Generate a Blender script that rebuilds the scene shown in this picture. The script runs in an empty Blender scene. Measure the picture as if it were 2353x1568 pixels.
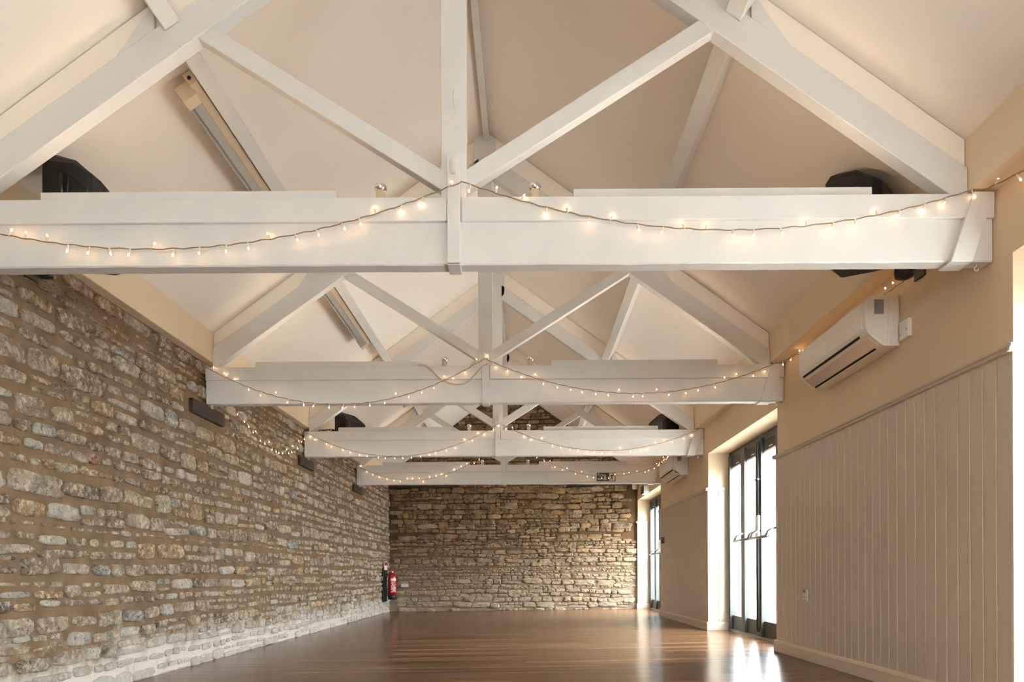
import bpy, bmesh, math, random
from mathutils import Matrix, Vector, noise

# ------------------------------------------------------------------ camera
CAM_Z = 0.70
F_PX, W_PX, H_PX = 1600.0, 2353.0, 1568.0
sc = bpy.context.scene
col = sc.collection
YAW, ROLL = math.radians(0.25), -0.0044
VP = (1206.0, 1321.0)                      # where the axis of the hall meets the frame
cam_d = bpy.data.cameras.new('camera')
cam = bpy.data.objects.new('camera', cam_d)
col.objects.link(cam)
R = Matrix.Rotation(YAW, 3, 'Z') @ Matrix.Rotation(math.pi / 2, 3, 'X') @ Matrix.Rotation(ROLL, 3, 'Z')
cam.matrix_world = Matrix.Translation((0, 0, CAM_Z)) @ R.to_4x4()
d = R.transposed() @ Vector((0, 1, 0))
cam_d.sensor_width = 36.0
cam_d.lens = F_PX / W_PX * 36.0
cam_d.shift_x = (W_PX / 2 + F_PX * d.x / -d.z - VP[0]) / W_PX
cam_d.shift_y = (VP[1] - H_PX / 2 + F_PX * d.y / -d.z) / W_PX
cam_d.clip_start = 0.05
sc.camera = cam

# ------------------------------------------------------------------ light
sc.view_settings.view_transform = 'Standard'
sc.view_settings.look = 'None'
sc.view_settings.gamma = 1.0
sc.view_settings.use_curve_mapping = False
sc.view_settings.exposure = 2.36
world = bpy.data.worlds.new('overcast_sky')
sc.world = world
world.use_nodes = True
wn = world.node_tree.nodes
bg = wn['Background']
bg.inputs['Color'].default_value = (0.92, 0.95, 1.0, 1)
bg.inputs['Strength'].default_value = 9.0
sc.cycles.max_bounces = 14
sc.cycles.diffuse_bounces = 8
sc.cycles.transparent_max_bounces = 16
sc.cycles.sample_clamp_indirect = 6.0
sc.cycles.caustics_reflective = True
sc.cycles.caustics_refractive = False

# ------------------------------------------------------------------ hall dimensions (metres)
XL, XR = -2.71, 2.20            # stone face, plastered face
Y0, Y1 = -5.2, 13.8             # back and far end
TRUSS_Y = (3.27, 5.90, 8.54, 11.20)
EAVE_R, EAVE_L, RIDGE = (2.085, 2.745), (-2.645, 2.775), (-0.31, 4.47)
OPENINGS = ((-4.32, -2.05), (0.87, 3.14), (6.06, 8.34), (11.25, 13.54))
HEAD, DOOR_X, WALL_T = 2.14, 2.45, 0.34
RAIL_Z = 1.70
def floor_z(x): return 0.011 * x

for (a, b) in OPENINGS:          # sampling guides for the daylight, no light of their own
    la = bpy.data.lights.new('daylight_portal', 'AREA')
    la.shape = 'RECTANGLE'; la.size = 2.2; la.size_y = b - a
    la.cycles.is_portal = True
    lo = bpy.data.objects.new('daylight_portal', la); col.objects.link(lo)
    lo.location = (2.62, (a + b) / 2, HEAD / 2)
    lo.rotation_euler = (0, math.radians(90), 0)
la = bpy.data.lights.new('daylight_portal', 'AREA')
la.shape = 'RECTANGLE'; la.size = 1.5; la.size_y = 2.1; la.cycles.is_portal = True
lo = bpy.data.objects.new('daylight_portal', la); col.objects.link(lo)
lo.location = (-.25, Y0 - .3, 1.05); lo.rotation_euler = (math.radians(90), 0, math.radians(180))

# ------------------------------------------------------------------ materials
def nodes_of(m): return m.node_tree.nodes, m.node_tree.links
def material(name, color, rough=0.6, metallic=0.0, spec=None, bump=None, mottle=None, emit=None):
    m = bpy.data.materials.new(name); m.use_nodes = True
    n, l = nodes_of(m); b = n['Principled BSDF']
    b.inputs['Base Color'].default_value = (*color, 1)
    b.inputs['Roughness'].default_value = rough
    b.inputs['Metallic'].default_value = metallic
    if spec is not None: b.inputs['Specular IOR Level'].default_value = spec
    tc = None
    if bump or mottle:
        tc = n.new('ShaderNodeTexCoord')
    if bump:
        scale, strength, dist = bump[:3]
        mp = n.new('ShaderNodeMapping'); mp.inputs['Scale'].default_value = bump[3] if len(bump) > 3 else (1, 1, 1)
        l.new(tc.outputs['Object'], mp.inputs['Vector'])
        nz = n.new('ShaderNodeTexNoise'); nz.inputs['Scale'].default_value = scale
        nz.inputs['Detail'].default_value = 5
        l.new(mp.outputs['Vector'], nz.inputs['Vector'])
        bp = n.new('ShaderNodeBump'); bp.inputs['Strength'].default_value = strength
        bp.inputs['Distance'].default_value = dist
        l.new(nz.outputs['Fac'], bp.inputs['Height'])
        l.new(bp.outputs['Normal'], b.inputs['Normal'])
    if mottle:
        scale, amt = mottle
        nz = n.new('ShaderNodeTexNoise'); nz.inputs['Scale'].default_value = scale; nz.inputs['Detail'].default_value = 4
        l.new(tc.outputs['Object'], nz.inputs['Vector'])
        rp = n.new('ShaderNodeMapRange')
        rp.inputs['From Min'].default_value = .3; rp.inputs['From Max'].default_value = .7
        rp.inputs['To Min'].default_value = 1 - amt; rp.inputs['To Max'].default_value = 1 + amt * .4
        l.new(nz.outputs['Fac'], rp.inputs['Value'])
        mx = n.new('ShaderNodeVectorMath'); mx.operation = 'SCALE'
        mx.inputs[0].default_value = color
        l.new(rp.outputs['Result'], mx.inputs['Scale'])
        l.new(mx.outputs['Vector'], b.inputs['Base Color'])
    if emit:
        b.inputs['Emission Color'].default_value = (*emit[0], 1)
        b.inputs['Emission Strength'].default_value = emit[1]
    return m

M = {}
M['ceiling'] = material('ceiling_paint', (.86, .805, .735), .9, bump=(14, .06, .01), mottle=(1.2, .03))
M['beam'] = material('white_beam_paint', (.68, .668, .645), .5, bump=(9, .35, .006, (1, 1, 1)), mottle=(6, .04))
M['infill'] = material('cream_infill_paint', (.85, .785, .70), .8)
M['cream'] = material('cream_wall_paint', (.71, .56, .385), .85, bump=(30, .08, .004), mottle=(2, .03))
M['eave'] = material('eave_box_paint', (.74, .61, .44), .85, bump=(20, .06, .004))
M['panel'] = material('putty_panel_paint', (.565, .485, .39), .42, bump=(40, .05, .002))
M['skirting'] = material('skirting_paint', (.66, .55, .42), .45)
M['rail'] = material('rail_paint', (.56, .48, .39), .45)
M['white'] = material('white_plastic', (.80, .78, .74), .35)
M['ac'] = material('aged_white_plastic', (.78, .74, .67), .38)
M['ac_grey'] = material('silver_louvre', (.86, .84, .80), .18, metallic=.6)
M['black'] = material('black_plastic', (.008, .008, .008), .55, bump=(300, .2, .001))
M['black_gloss'] = material('black_rubber', (.012, .012, .013), .4)
M['dark_slot'] = material('dark_slot', (.01, .01, .01), .8)
M['grey_alu'] = material('grey_powder_coat', (.072, .075, .071), .42)
M['blind'] = material('grey_blind_fabric', (.09, .085, .075), .85)
M['chrome'] = material('chrome', (.85, .85, .86), .1, metallic=1)
M['steel'] = material('satin_steel', (.36, .37, .38), .32, metallic=1)
M['beige'] = material('beige_enamel', (.62, .50, .36), .45)
M['diffuser'] = material('grey_louvre_diffuser', (.50, .50, .46), .25, metallic=.4)
M['cable'] = material('fairy_light_cable', (.24, .19, .12), .6)
M['cable_white'] = material('pale_cable', (.60, .52, .42), .6)
M['holder'] = material('bulb_holder', (.80, .66, .54), .35)
M['led'] = material('glowing_led', (1, .8, .6), .4, emit=((1, .60, .30), 5.0))
M['timber'] = material('dark_old_timber', (.05, .032, .02), .8, bump=(18, .8, .01, (1, 6, 6)), mottle=(12, .5))
M['red'] = material('red_enamel', (.42, .01, .015), .25)
M['darkred'] = material('dark_red_plastic', (.16, .015, .012), .4)
M['label_white'] = material('label_white', (.78, .76, .72), .6)
M['label_grey'] = material('label_grey', (.33, .30, .29), .6)
M['label_ink'] = material('label_ink', (.16, .14, .13), .6)
M['sign_green'] = material('sign_green', (.0, .022, .016), .35)
M['sign_white'] = material('sign_cream', (.68, .66, .50), .5)
M['exit_green'] = material('exit_green', (.0, .045, .026), .3)
M['paving'] = material('pale_paving', (.55, .53, .50), .85, mottle=(3, .15))
M['fence'] = material('weathered_fence', (.42, .37, .32), .85, mottle=(5, .2))
M['outwall'] = material('outside_render', (.6, .55, .48), .9)
M['socket_plate'] = material('socket_steel', (.50, .47, .43), .35, metallic=.8)

def glass_material():
    m = bpy.data.materials.new('window_glass'); m.use_nodes = True
    n, l = nodes_of(m); n.remove(n['Principled BSDF'])
    out = n['Material Output']
    t = n.new('ShaderNodeBsdfTransparent'); t.inputs['Color'].default_value = (.93, .96, .95, 1)
    g = n.new('ShaderNodeBsdfGlossy'); g.inputs['Roughness'].default_value = .02
    lw = n.new('ShaderNodeLayerWeight'); lw.inputs['Blend'].default_value = .5
    p = n.new('ShaderNodeMath'); p.operation = 'POWER'; p.inputs[1].default_value = 4
    f = n.new('ShaderNodeMath'); f.operation = 'MULTIPLY_ADD'; f.inputs[1].default_value = .6; f.inputs[2].default_value = .035
    l.new(lw.outputs['Facing'], p.inputs[0]); l.new(p.outputs[0], f.inputs[0])
    mx = n.new('ShaderNodeMixShader')
    l.new(f.outputs[0], mx.inputs['Fac']); l.new(t.outputs[0], mx.inputs[1]); l.new(g.outputs[0], mx.inputs[2])
    l.new(mx.outputs[0], out.inputs['Surface'])
    return m
M['glass'] = glass_material()

def floor_material():
    m = bpy.data.materials.new('dark_plank_floor'); m.use_nodes = True
    n, l = nodes_of(m); b = n['Principled BSDF']
    tc = n.new('ShaderNodeTexCoord')
    br = n.new('ShaderNodeTexBrick')
    br.inputs['Scale'].default_value = 1.0
    br.inputs['Mortar Size'].default_value = .0012
    br.inputs['Brick Width'].default_value = 1.2
    br.inputs['Row Height'].default_value = .085
    br.inputs['Bias'].default_value = 0
    br.inputs['Color1'].default_value = (.072, .033, .0150, 1)
    br.inputs['Color2'].default_value = (.178, .090, .044, 1)
    br.inputs['Mortar'].default_value = (.03, .017, .01, 1)
    l.new(tc.outputs['Object'], br.inputs['Vector'])
    mp = n.new('ShaderNodeMapping'); mp.inputs['Scale'].default_value = (.9, 40, 1)
    l.new(tc.outputs['Object'], mp.inputs['Vector'])
    nz = n.new('ShaderNodeTexNoise'); nz.inputs['Scale'].default_value = 1.6; nz.inputs['Detail'].default_value = 8
    l.new(mp.outputs['Vector'], nz.inputs['Vector'])
    mp2 = n.new('ShaderNodeMapping'); mp2.inputs['Scale'].default_value = (.45, 12, 1)
    l.new(tc.outputs['Object'], mp2.inputs['Vector'])
    nz2 = n.new('ShaderNodeTexNoise'); nz2.inputs['Scale'].default_value = 1.0; nz2.inputs['Detail'].default_value = 6
    l.new(mp2.outputs['Vector'], nz2.inputs['Vector'])
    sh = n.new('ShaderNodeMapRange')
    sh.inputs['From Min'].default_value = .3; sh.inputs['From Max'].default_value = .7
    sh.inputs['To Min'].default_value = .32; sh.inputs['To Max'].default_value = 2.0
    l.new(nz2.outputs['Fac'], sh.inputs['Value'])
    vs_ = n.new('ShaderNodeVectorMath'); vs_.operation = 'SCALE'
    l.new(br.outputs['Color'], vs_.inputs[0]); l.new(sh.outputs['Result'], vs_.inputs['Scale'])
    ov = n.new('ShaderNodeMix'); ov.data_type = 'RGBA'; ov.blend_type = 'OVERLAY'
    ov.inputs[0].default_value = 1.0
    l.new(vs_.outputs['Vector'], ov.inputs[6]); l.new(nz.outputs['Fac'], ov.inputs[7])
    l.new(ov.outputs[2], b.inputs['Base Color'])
    rr = n.new('ShaderNodeMapRange')
    rr.inputs['To Min'].default_value = .13; rr.inputs['To Max'].default_value = .27
    l.new(nz2.outputs['Fac'], rr.inputs['Value']); l.new(rr.outputs['Result'], b.inputs['Roughness'])
    b.inputs['Specular IOR Level'].default_value = .30
    bp = n.new('ShaderNodeBump'); bp.inputs['Strength'].default_value = .38; bp.inputs['Distance'].default_value = .004
    hs = n.new('ShaderNodeMath'); hs.operation = 'MULTIPLY_ADD'; hs.inputs[1].default_value = 2.5
    l.new(nz2.outputs['Fac'], hs.inputs[0]); l.new(nz.outputs['Fac'], hs.inputs[2])
    l.new(hs.outputs[0], bp.inputs['Height']); l.new(bp.outputs['Normal'], b.inputs['Normal'])
    return m
M['floor'] = floor_material()

def stone_material(name, ramp, wash_light, crust):
    m = bpy.data.materials.new(name); m.use_nodes = True
    n, l = nodes_of(m); b = n['Principled BSDF']
    at = n.new('ShaderNodeAttribute'); at.attribute_name = 'tint'
    rp = n.new('ShaderNodeValToRGB'); rp.color_ramp.interpolation = 'CONSTANT'
    els = rp.color_ramp.elements
    while len(els) > 1: els.remove(els[0])
    els[0].position = 0; els[0].color = (*ramp[0][1], 1)
    for p, c in ramp[1:]:
        e = els.new(p); e.color = (*c, 1)
    l.new(at.outputs['Fac'], rp.inputs['Fac'])
    tc = n.new('ShaderNodeTexCoord')
    n1 = n.new('ShaderNodeTexNoise'); n1.inputs['Scale'].default_value = 24; n1.inputs['Detail'].default_value = 10
    n1.inputs['Roughness'].default_value = .7
    l.new(tc.outputs['Object'], n1.inputs['Vector'])
    n2 = n.new('ShaderNodeTexNoise'); n2.inputs['Scale'].default_value = 42; n2.inputs['Detail'].default_value = 6
    n2.inputs['Roughness'].default_value = .75
    l.new(tc.outputs['Object'], n2.inputs['Vector'])
    # pale crust in blotches
    mr = n.new('ShaderNodeMapRange')
    mr.inputs['From Min'].default_value = .48; mr.inputs['From Max'].default_value = .58
    mr.inputs['To Min'].default_value = 0; mr.inputs['To Max'].default_value = .75
    l.new(n1.outputs['Fac'], mr.inputs['Value'])
    m1 = n.new('ShaderNodeMix'); m1.data_type = 'RGBA'
    l.new(mr.outputs['Result'], m1.inputs[0]); l.new(rp.outputs['Color'], m1.inputs[6])
    m1.inputs[7].default_value = (*crust, 1)
    # dark pits
    mr2 = n.new('ShaderNodeMapRange')
    mr2.inputs['From Min'].default_value = .32; mr2.inputs['From Max'].default_value = .47
    mr2.inputs['To Min'].default_value = .13; mr2.inputs['To Max'].default_value = 1
    l.new(n2.outputs['Fac'], mr2.inputs['Value'])
    m2 = n.new('ShaderNodeMix'); m2.data_type = 'RGBA'; m2.blend_type = 'MULTIPLY'; m2.inputs[0].default_value = 1
    l.new(m1.outputs[2], m2.inputs[6]); l.new(mr2.outputs['Result'], m2.inputs[7])
    n3 = n.new('ShaderNodeTexNoise'); n3.inputs['Scale'].default_value = 7; n3.inputs['Detail'].default_value = 8
    l.new(tc.outputs['Object'], n3.inputs['Vector'])
    mr3 = n.new('ShaderNodeMapRange')
    mr3.inputs['From Min'].default_value = .36; mr3.inputs['From Max'].default_value = .60
    mr3.inputs['To Min'].default_value = .68; mr3.inputs['To Max'].default_value = 1.12
    l.new(n3.outputs['Fac'], mr3.inputs['Value'])
    m3 = n.new('ShaderNodeMix'); m3.data_type = 'RGBA'; m3.blend_type = 'MULTIPLY'; m3.inputs[0].default_value = 1
    l.new(m2.outputs[2], m3.inputs[6]); l.new(mr3.outputs['Result'], m3.inputs[7])
    last = m3.outputs[2]
    if wash_light:
        last = lime_and_daylight(n, l, tc, last, wash_light)
    l.new(last, b.inputs['Base Color'])
    b.inputs['Roughness'].default_value = .92
    b.inputs['Specular IOR Level'].default_value = .2
    ad = n.new('ShaderNodeMath'); ad.operation = 'ADD'
    l.new(n1.outputs['Fac'], ad.inputs[0]); l.new(n2.outputs['Fac'], ad.inputs[1])
    bp = n.new('ShaderNodeBump'); bp.inputs['Strength'].default_value = 1.0; bp.inputs['Distance'].default_value = .02
    l.new(ad.outputs[0], bp.inputs['Height']); l.new(bp.outputs['Normal'], b.inputs['Normal'])
    return m

def lime_and_daylight(n, l, tc, last, top):
    """irregular pale foot: old lime coat; on the far wall also painted daylight"""
    sp = n.new('ShaderNodeSeparateXYZ'); l.new(tc.outputs['Object'], sp.inputs[0])
    nz = n.new('ShaderNodeTexNoise'); nz.inputs['Scale'].default_value = 5; nz.inputs['Detail'].default_value = 10; nz.inputs['Roughness'].default_value = .65
    l.new(tc.outputs['Object'], nz.inputs['Vector'])
    a = n.new('ShaderNodeMath'); a.operation = 'MULTIPLY_ADD'
    l.new(nz.outputs['Fac'], a.inputs[0]); a.inputs[1].default_value = -.9; l.new(sp.outputs['Z'], a.inputs[2])
    mr = n.new('ShaderNodeMapRange')
    hi, lo, amount, tone = top
    mr.inputs['From Min'].default_value = hi - .45; mr.inputs['From Max'].default_value = lo - .45
    mr.inputs['To Min'].default_value = 0; mr.inputs['To Max'].default_value = amount
    l.new(a.outputs[0], mr.inputs['Value'])
    mx = n.new('ShaderNodeMix'); mx.data_type = 'RGBA'
    l.new(mr.outputs['Result'], mx.inputs[0]); l.new(last, mx.inputs[6])
    mx.inputs[7].default_value = (*tone, 1)
    return mx.outputs[2]

def mortar_material(name, c, wash_light):
    m = bpy.data.materials.new(name); m.use_nodes = True
    n, l = nodes_of(m); b = n['Principled BSDF']
    tc = n.new('ShaderNodeTexCoord')
    n1 = n.new('ShaderNodeTexNoise'); n1.inputs['Scale'].default_value = 9; n1.inputs['Detail'].default_value = 8
    l.new(tc.outputs['Object'], n1.inputs['Vector'])
    rp = n.new('ShaderNodeValToRGB')
    rp.color_ramp.elements[0].position = .3; rp.color_ramp.elements[0].color = (c[0] * .75, c[1] * .74, c[2] * .72, 1)
    rp.color_ramp.elements[1].position = .7; rp.color_ramp.elements[1].color = (c[0] * 1.2, c[1] * 1.2, c[2] * 1.22, 1)
    l.new(n1.outputs['Fac'], rp.inputs['Fac'])
    last = rp.outputs['Color']
    if wash_light: last = lime_and_daylight(n, l, tc, last, wash_light)
    l.new(last, b.inputs['Base Color'])
    b.inputs['Roughness'].default_value = .95; b.inputs['Specular IOR Level'].default_value = .1
    n2 = n.new('ShaderNodeTexNoise'); n2.inputs['Scale'].default_value = 45; n2.inputs['Detail'].default_value = 6
    l.new(tc.outputs['Object'], n2.inputs['Vector'])
    bp = n.new('ShaderNodeBump'); bp.inputs['Strength'].default_value = .6; bp.inputs['Distance'].default_value = .01
    l.new(n2.outputs['Fac'], bp.inputs['Height']); l.new(bp.outputs['Normal'], b.inputs['Normal'])
    return m
RAMP_L = [(0, (.42, .32, .22)), (.24, (.32, .235, .15)), (.42, (.48, .385, .28)), (.62, (.42, .275, .14)),
          (.765, (.33, .315, .285)), (.79, (.22, .165, .11)), (.86, (.54, .48, .41)), (.995, (.40, .17, .11))]
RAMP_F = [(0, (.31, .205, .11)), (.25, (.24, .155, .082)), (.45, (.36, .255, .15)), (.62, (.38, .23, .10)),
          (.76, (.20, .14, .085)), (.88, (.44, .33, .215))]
M['stone_left'] = stone_material('rubble_limestone', RAMP_L, (.33, .08, .68, (.74, .70, .64)), (.78, .685, .555))
M['mortar_left'] = mortar_material('lime_mortar', (.190, .130, .076), (.33, .08, .68, (.74, .70, .64)))
M['stone_far'] = stone_material('ochre_limestone', RAMP_F, (1.45, -.1, .50, (.78, .66, .52)), (.42, .31, .20))  # pale foot mixes old lime with daylight painted into the stone
M['mortar_far'] = mortar_material('brown_mortar', (.125, .074, .036), (1.45, -.1, .45, (.70, .58, .44)))  # mortar takes the same painted daylight towards the foot

# ------------------------------------------------------------------ mesh helpers
class MB:
    """collects shapes into one mesh"""
    def __init__(s): s.v = []; s.f = []; s.mi = []; s.sm = []
    def add(s, vs, fs, mi=0, smooth=False):
        o = len(s.v); s.v += [tuple(p) for p in vs]
        s.f += [tuple(i + o for i in f) for f in fs]
        s.mi += [mi] * len(fs); s.sm += [smooth] * len(fs); return s
    def box(s, x0, x1, y0, y1, z0, z1, mi=0):
        vs = [(x, y, z) for x in (x0, x1) for y in (y0, y1) for z in (z0, z1)]
        return s.add(vs, [(0, 1, 3, 2), (4, 6, 7, 5), (0, 4, 5, 1), (2, 3, 7, 6), (0, 2, 6, 4), (1, 5, 7, 3)], mi)
    def prism(s, poly, a, b, axis='y', mi=0):
        """poly in the plane across the axis: (x,z) for y, (x,y) for z, (y,z) for x"""
        n = len(poly)
        def P(p, t):
            return (p[0], t, p[1]) if axis == 'y' else ((p[0], p[1], t) if axis == 'z' else (t, p[0], p[1]))
        vs = [P(p, a) for p in poly] + [P(p, b) for p in poly]
        fs = [tuple(range(n)), tuple(range(2 * n - 1, n - 1, -1))]
        fs += [(i, i + n, (i + 1) % n + n, (i + 1) % n) for i in range(n)]
        return s.add(vs, fs, mi)
    def tube(s, pts, r, n=6, mi=0, cap=True):
        pts = [Vector(p) for p in pts]; vs = []; fs = []
        up = Vector((0, 0, 1)); prev = None
        for i, p in enumerate(pts):
            t = (pts[min(i + 1, len(pts) - 1)] - pts[max(i - 1, 0)]).normalized()
            if prev is None:
                u = t.cross(up)
                if u.length < .01: u = t.cross(Vector((1, 0, 0)))
                u.normalize()
            else:
                u = (prev - t * prev.dot(t)); u.normalize()
            prev = u; w = t.cross(u)
            rr = r[i] if isinstance(r, (list, tuple)) else r
            for k in range(n):
                a = 2 * math.pi * k / n
                vs.append(p + (u * math.cos(a) + w * math.sin(a)) * rr)
        for i in range(len(pts) - 1):
            for k in range(n):
                fs.append((i * n + k, i * n + (k + 1) % n, (i + 1) * n + (k + 1) % n, (i + 1) * n + k))
        if cap:
            fs.append(tuple(range(n - 1, -1, -1))); fs.append(tuple(range((len(pts) - 1) * n, len(pts) * n)))
        return s.add(vs, fs, mi, True)
    def lathe(s, prof, n=20, c=(0, 0, 0), mi=0):
        """prof: (radius, height) from bottom to top around a vertical axis"""
        vs = []; fs = []
        for r, z in prof:
            for k in range(n):
                a = 2 * math.pi * k / n
                vs.append((c[0] + r * math.cos(a), c[1] + r * math.sin(a), c[2] + z))
        for i in range(len(prof) - 1):
            for k in range(n):
                fs.append((i * n + k, i * n + (k + 1) % n, (i + 1) * n + (k + 1) % n, (i + 1) * n + k))
        fs.append(tuple(range(n - 1, -1, -1))); fs.append(tuple(range((len(prof) - 1) * n, len(prof) * n)))
        return s.add(vs, fs, mi, True)
    def quad(s, a, b, c, d, mi=0): return s.add([a, b, c, d], [(0, 1, 2, 3)], mi)
    def build(s, name, mats, parent=None, bevel=0, loc=None, autosmooth=True):
        if not isinstance(mats, (list, tuple)): mats = [mats]
        me = bpy.data.meshes.new(name); me.from_pydata(s.v, [], s.f)
        for m in mats: me.materials.append(m)
        me.polygons.foreach_set('material_index', s.mi)
        me.polygons.foreach_set('use_smooth', s.sm)
        bm = bmesh.new(); bm.from_mesh(me)
        bmesh.ops.recalc_face_normals(bm, faces=bm.faces); bm.to_mesh(me); bm.free()
        me.update()
        o = bpy.data.objects.new(name, me); col.objects.link(o)
        if parent is not None: o.parent = parent
        if loc is not None: o.location = loc
        if bevel:
            md = o.modifiers.new('bevel', 'BEVEL'); md.width = bevel; md.segments = 2
            md.limit_method = 'ANGLE'; md.angle_limit = math.radians(40)
        return o

def tag(o, label=None, cat=None, group=None, kind=None):
    if label: o['label'] = label
    if cat: o['category'] = cat
    if group: o['group'] = group
    if kind: o['kind'] = kind
    return o
def struct(o, label=None, cat=None): return tag(o, label, cat, kind='structure')
def empty(name, loc=(0, 0, 0), rz=0):
    o = bpy.data.objects.new(name, None); col.objects.link(o)
    o.location = loc; o.rotation_euler = (0, 0, rz); o.empty_display_size = .1
    return o
def copy_tree(o, parent=None):
    kids = list(o.children)
    c = o.copy(); col.objects.link(c)
    if parent is not None: c.parent = parent
    for k in kids: copy_tree(k, c)
    return c

# ------------------------------------------------------------------ rubble stone walls
def rubble(rng, u0, u1, v0, v1, clip, hrange, wrange, joint, relief, fine, wobble=.028, fill=(.78, 1.0), rag=1.0):
    """stones as shallow rounded lumps: returns verts (u, v, depth), faces, tint per vertex"""
    V, Fc, T = [], [], []
    def stone(cu, cv, w, h):
        if not clip(cu, cv, w / 2, h / 2): return
        N = 22 if w * h > .008 else 14
        tint = rng.random(); rel = rng.uniform(*relief) * min(1, h / .07)
        ex = rng.uniform(3.2, 8.0); ang = rng.uniform(-.05, .05); seed = rng.uniform(0, 500)
        base = len(V)
        rough = (.14 if h < .05 else .17) * rag
        radii = []
        for k in range(N):
            a = 2 * math.pi * (k + .5) / N
            c, s_ = math.cos(a), math.sin(a)
            q = (abs(c) ** ex + abs(s_) ** ex) ** (-1 / ex)
            q *= 1 + rough * noise.noise(Vector((c * 1.6 + seed, s_ * 1.6, seed * .37)))
            q *= 1 + .08 * noise.noise(Vector((c * 5 + seed, s_ * 5, seed)))
            radii.append((c * q, s_ * q))
        ca, sa = math.cos(ang), math.sin(ang)
        for ri, (sc_, dep) in enumerate(((1.0, -.006), (.985, rel * .55), (.90, rel * .95), (.60, rel), (.28, rel))):
            for (x, y) in radii:
                pu, pv = x * w / 2 * sc_, y * h / 2 * sc_
                dd = dep
                if ri >= 1:
                    dd += fine * noise.noise(Vector((cu * 9 + pu * 26 + seed, pv * 30, seed)))
                V.append((cu + pu * ca - pv * sa, cv + pu * sa + pv * ca, dd)); T.append(tint)
        V.append((cu, cv, rel)); T.append(tint)
        for r in range(4):
            for k in range(N):
                k2 = (k + 1) % N
                Fc.append((base + r * N + k, base + r * N + k2, base + (r + 1) * N + k2, base + (r + 1) * N + k))
        ctr = base + 5 * N
        for k in range(N): Fc.append((base + 4 * N + k, base + 4 * N + (k + 1) % N, ctr))
    v = v0 - .02; ci = 0
    while v < v1:
        t = rng.random()
        h = rng.uniform(*hrange) if t < .75 else rng.uniform(hrange[0] * .6, hrange[0] * 1.1)
        u = u0 - rng.uniform(0, .3)
        while u < u1:
            asp = rng.uniform(*wrange)
            w = max(.07, min(.48, h * asp))
            wob = wobble * noise.noise(Vector((u * .8, v * 3, ci * .7 + u0)))
            j = rng.uniform(*joint)
            if h > .10 and rng.random() < .35:       # two thinner stones on each other
                hh = h * rng.uniform(.4, .6)
                stone(u + w / 2, v + hh / 2 + wob, w - j, hh - j * .8)
                w2 = w * rng.uniform(.45, .6)
                stone(u + w2 / 2, v + hh + (h - hh) / 2 + wob, w2 - j, h - hh - j * .8)
                stone(u + w2 + (w - w2) / 2, v + hh + (h - hh) / 2 + wob, w - w2 - j, h - hh - j * .8)
            else:
                hs = h * rng.uniform(*fill)
                stone(u + w / 2, v + h / 2 + wob + rng.uniform(-.006, .006), w - j, hs - j * .9)
            u += w
        v += h; ci += 1
    return V, Fc, T

def wall_mesh(name, stones, backing, to_world, mats):
    V, Fc, T = stones
    me = bpy.data.meshes.new(name)
    bv, bf = backing
    vs = [to_world(*p) for p in V] + [to_world(*p) for p in bv]
    fs = list(Fc) + [tuple(i + len(V) for i in f) for f in bf]
    me.from_pydata(vs, [], fs)
    me.materials.append(mats[0]); me.materials.append(mats[1])
    mi = [0] * len(Fc) + [1] * len(bf)
    me.polygons.foreach_set('material_index', mi)
    me.polygons.foreach_set('use_smooth', [True] * len(fs))
    at = me.attributes.new('tint', 'FLOAT', 'POINT')
    at.data.foreach_set('value', list(T) + [0.0] * len(bv))
    bm = bmesh.new(); bm.from_mesh(me)
    bmesh.ops.recalc_face_normals(bm, faces=[f for f in bm.faces if f.material_index == 1])
    bm.to_mesh(me); bm.free()
    o = bpy.data.objects.new(name, me); col.objects.link(o)
    return o

def backing_grid(poly_top, u0, u1, du, v0, dv, wave):
    """mortar bed: grid in u,v with its top edge following poly_top(u)"""
    nu = max(2, int((u1 - u0) / du)); nv = max(2, int((poly_top((u0 + u1) / 2) - v0) / dv))
    vs, fs = [], []
    for i in range(nu + 1):
        u = u0 + (u1 - u0) * i / nu; top = poly_top(u)
        for j in range(nv + 1):
            vv = v0 + (top - v0) * j / nv
            vs.append((u, vv, wave * noise.noise(Vector((u * 4, vv * 5, 3.3)))))
    for i in range(nu):
        for j in range(nv):
            a = i * (nv + 1) + j
            fs.append((a, a + nv + 1, a + nv + 2, a + 1))
    # a back layer, so the wall has thickness
    o = len(vs)
    ring = [(u0, v0), (u1, v0), (u1, poly_top(u1)), ((u0 + u1) / 2, poly_top((u0 + u1) / 2)), (u0, poly_top(u0))]
    vs += [(u, v, -.3) for u, v in ring]; fs.append(tuple(range(o, o + 5)))
    o2 = len(vs); vs += [(u, v, -.01) for u, v in ring]
    for k in range(5): fs.append((o + k, o + (k + 1) % 5, o2 + (k + 1) % 5, o2 + k))
    return vs, fs

rng = random.Random(11)
LTOP = 2.52
def left_world(u, v, dpt): return (XL - .012 + dpt, u, v)
pads = [(5.62, 6.26), (8.32, 8.92), (10.98, 11.58)]
def clip_left(u, v, hw, hh):
    if v - hh < -.05 or v + hh > LTOP - .005: return False
    for a, b in pads:
        if u + hw > a and u - hw < b and v + hh > 2.02 and v - hh < 2.15: return False
    return True
st = rubble(rng, .5, 13.9, -.03, LTOP, clip_left, (.075, .155), (1.3, 3.0), (.014, .040), (.012, .028), .010)
bk = backing_grid(lambda u: LTOP, Y0, 14.1, .12, -.1, .12, .008)
wall_left = struct(wall_mesh('wall_left', st, bk, left_world, (M['stone_left'], M['mortar_left'])),
                   'long rubble limestone side wall on the left with thick brown mortar', 'wall')

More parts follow.
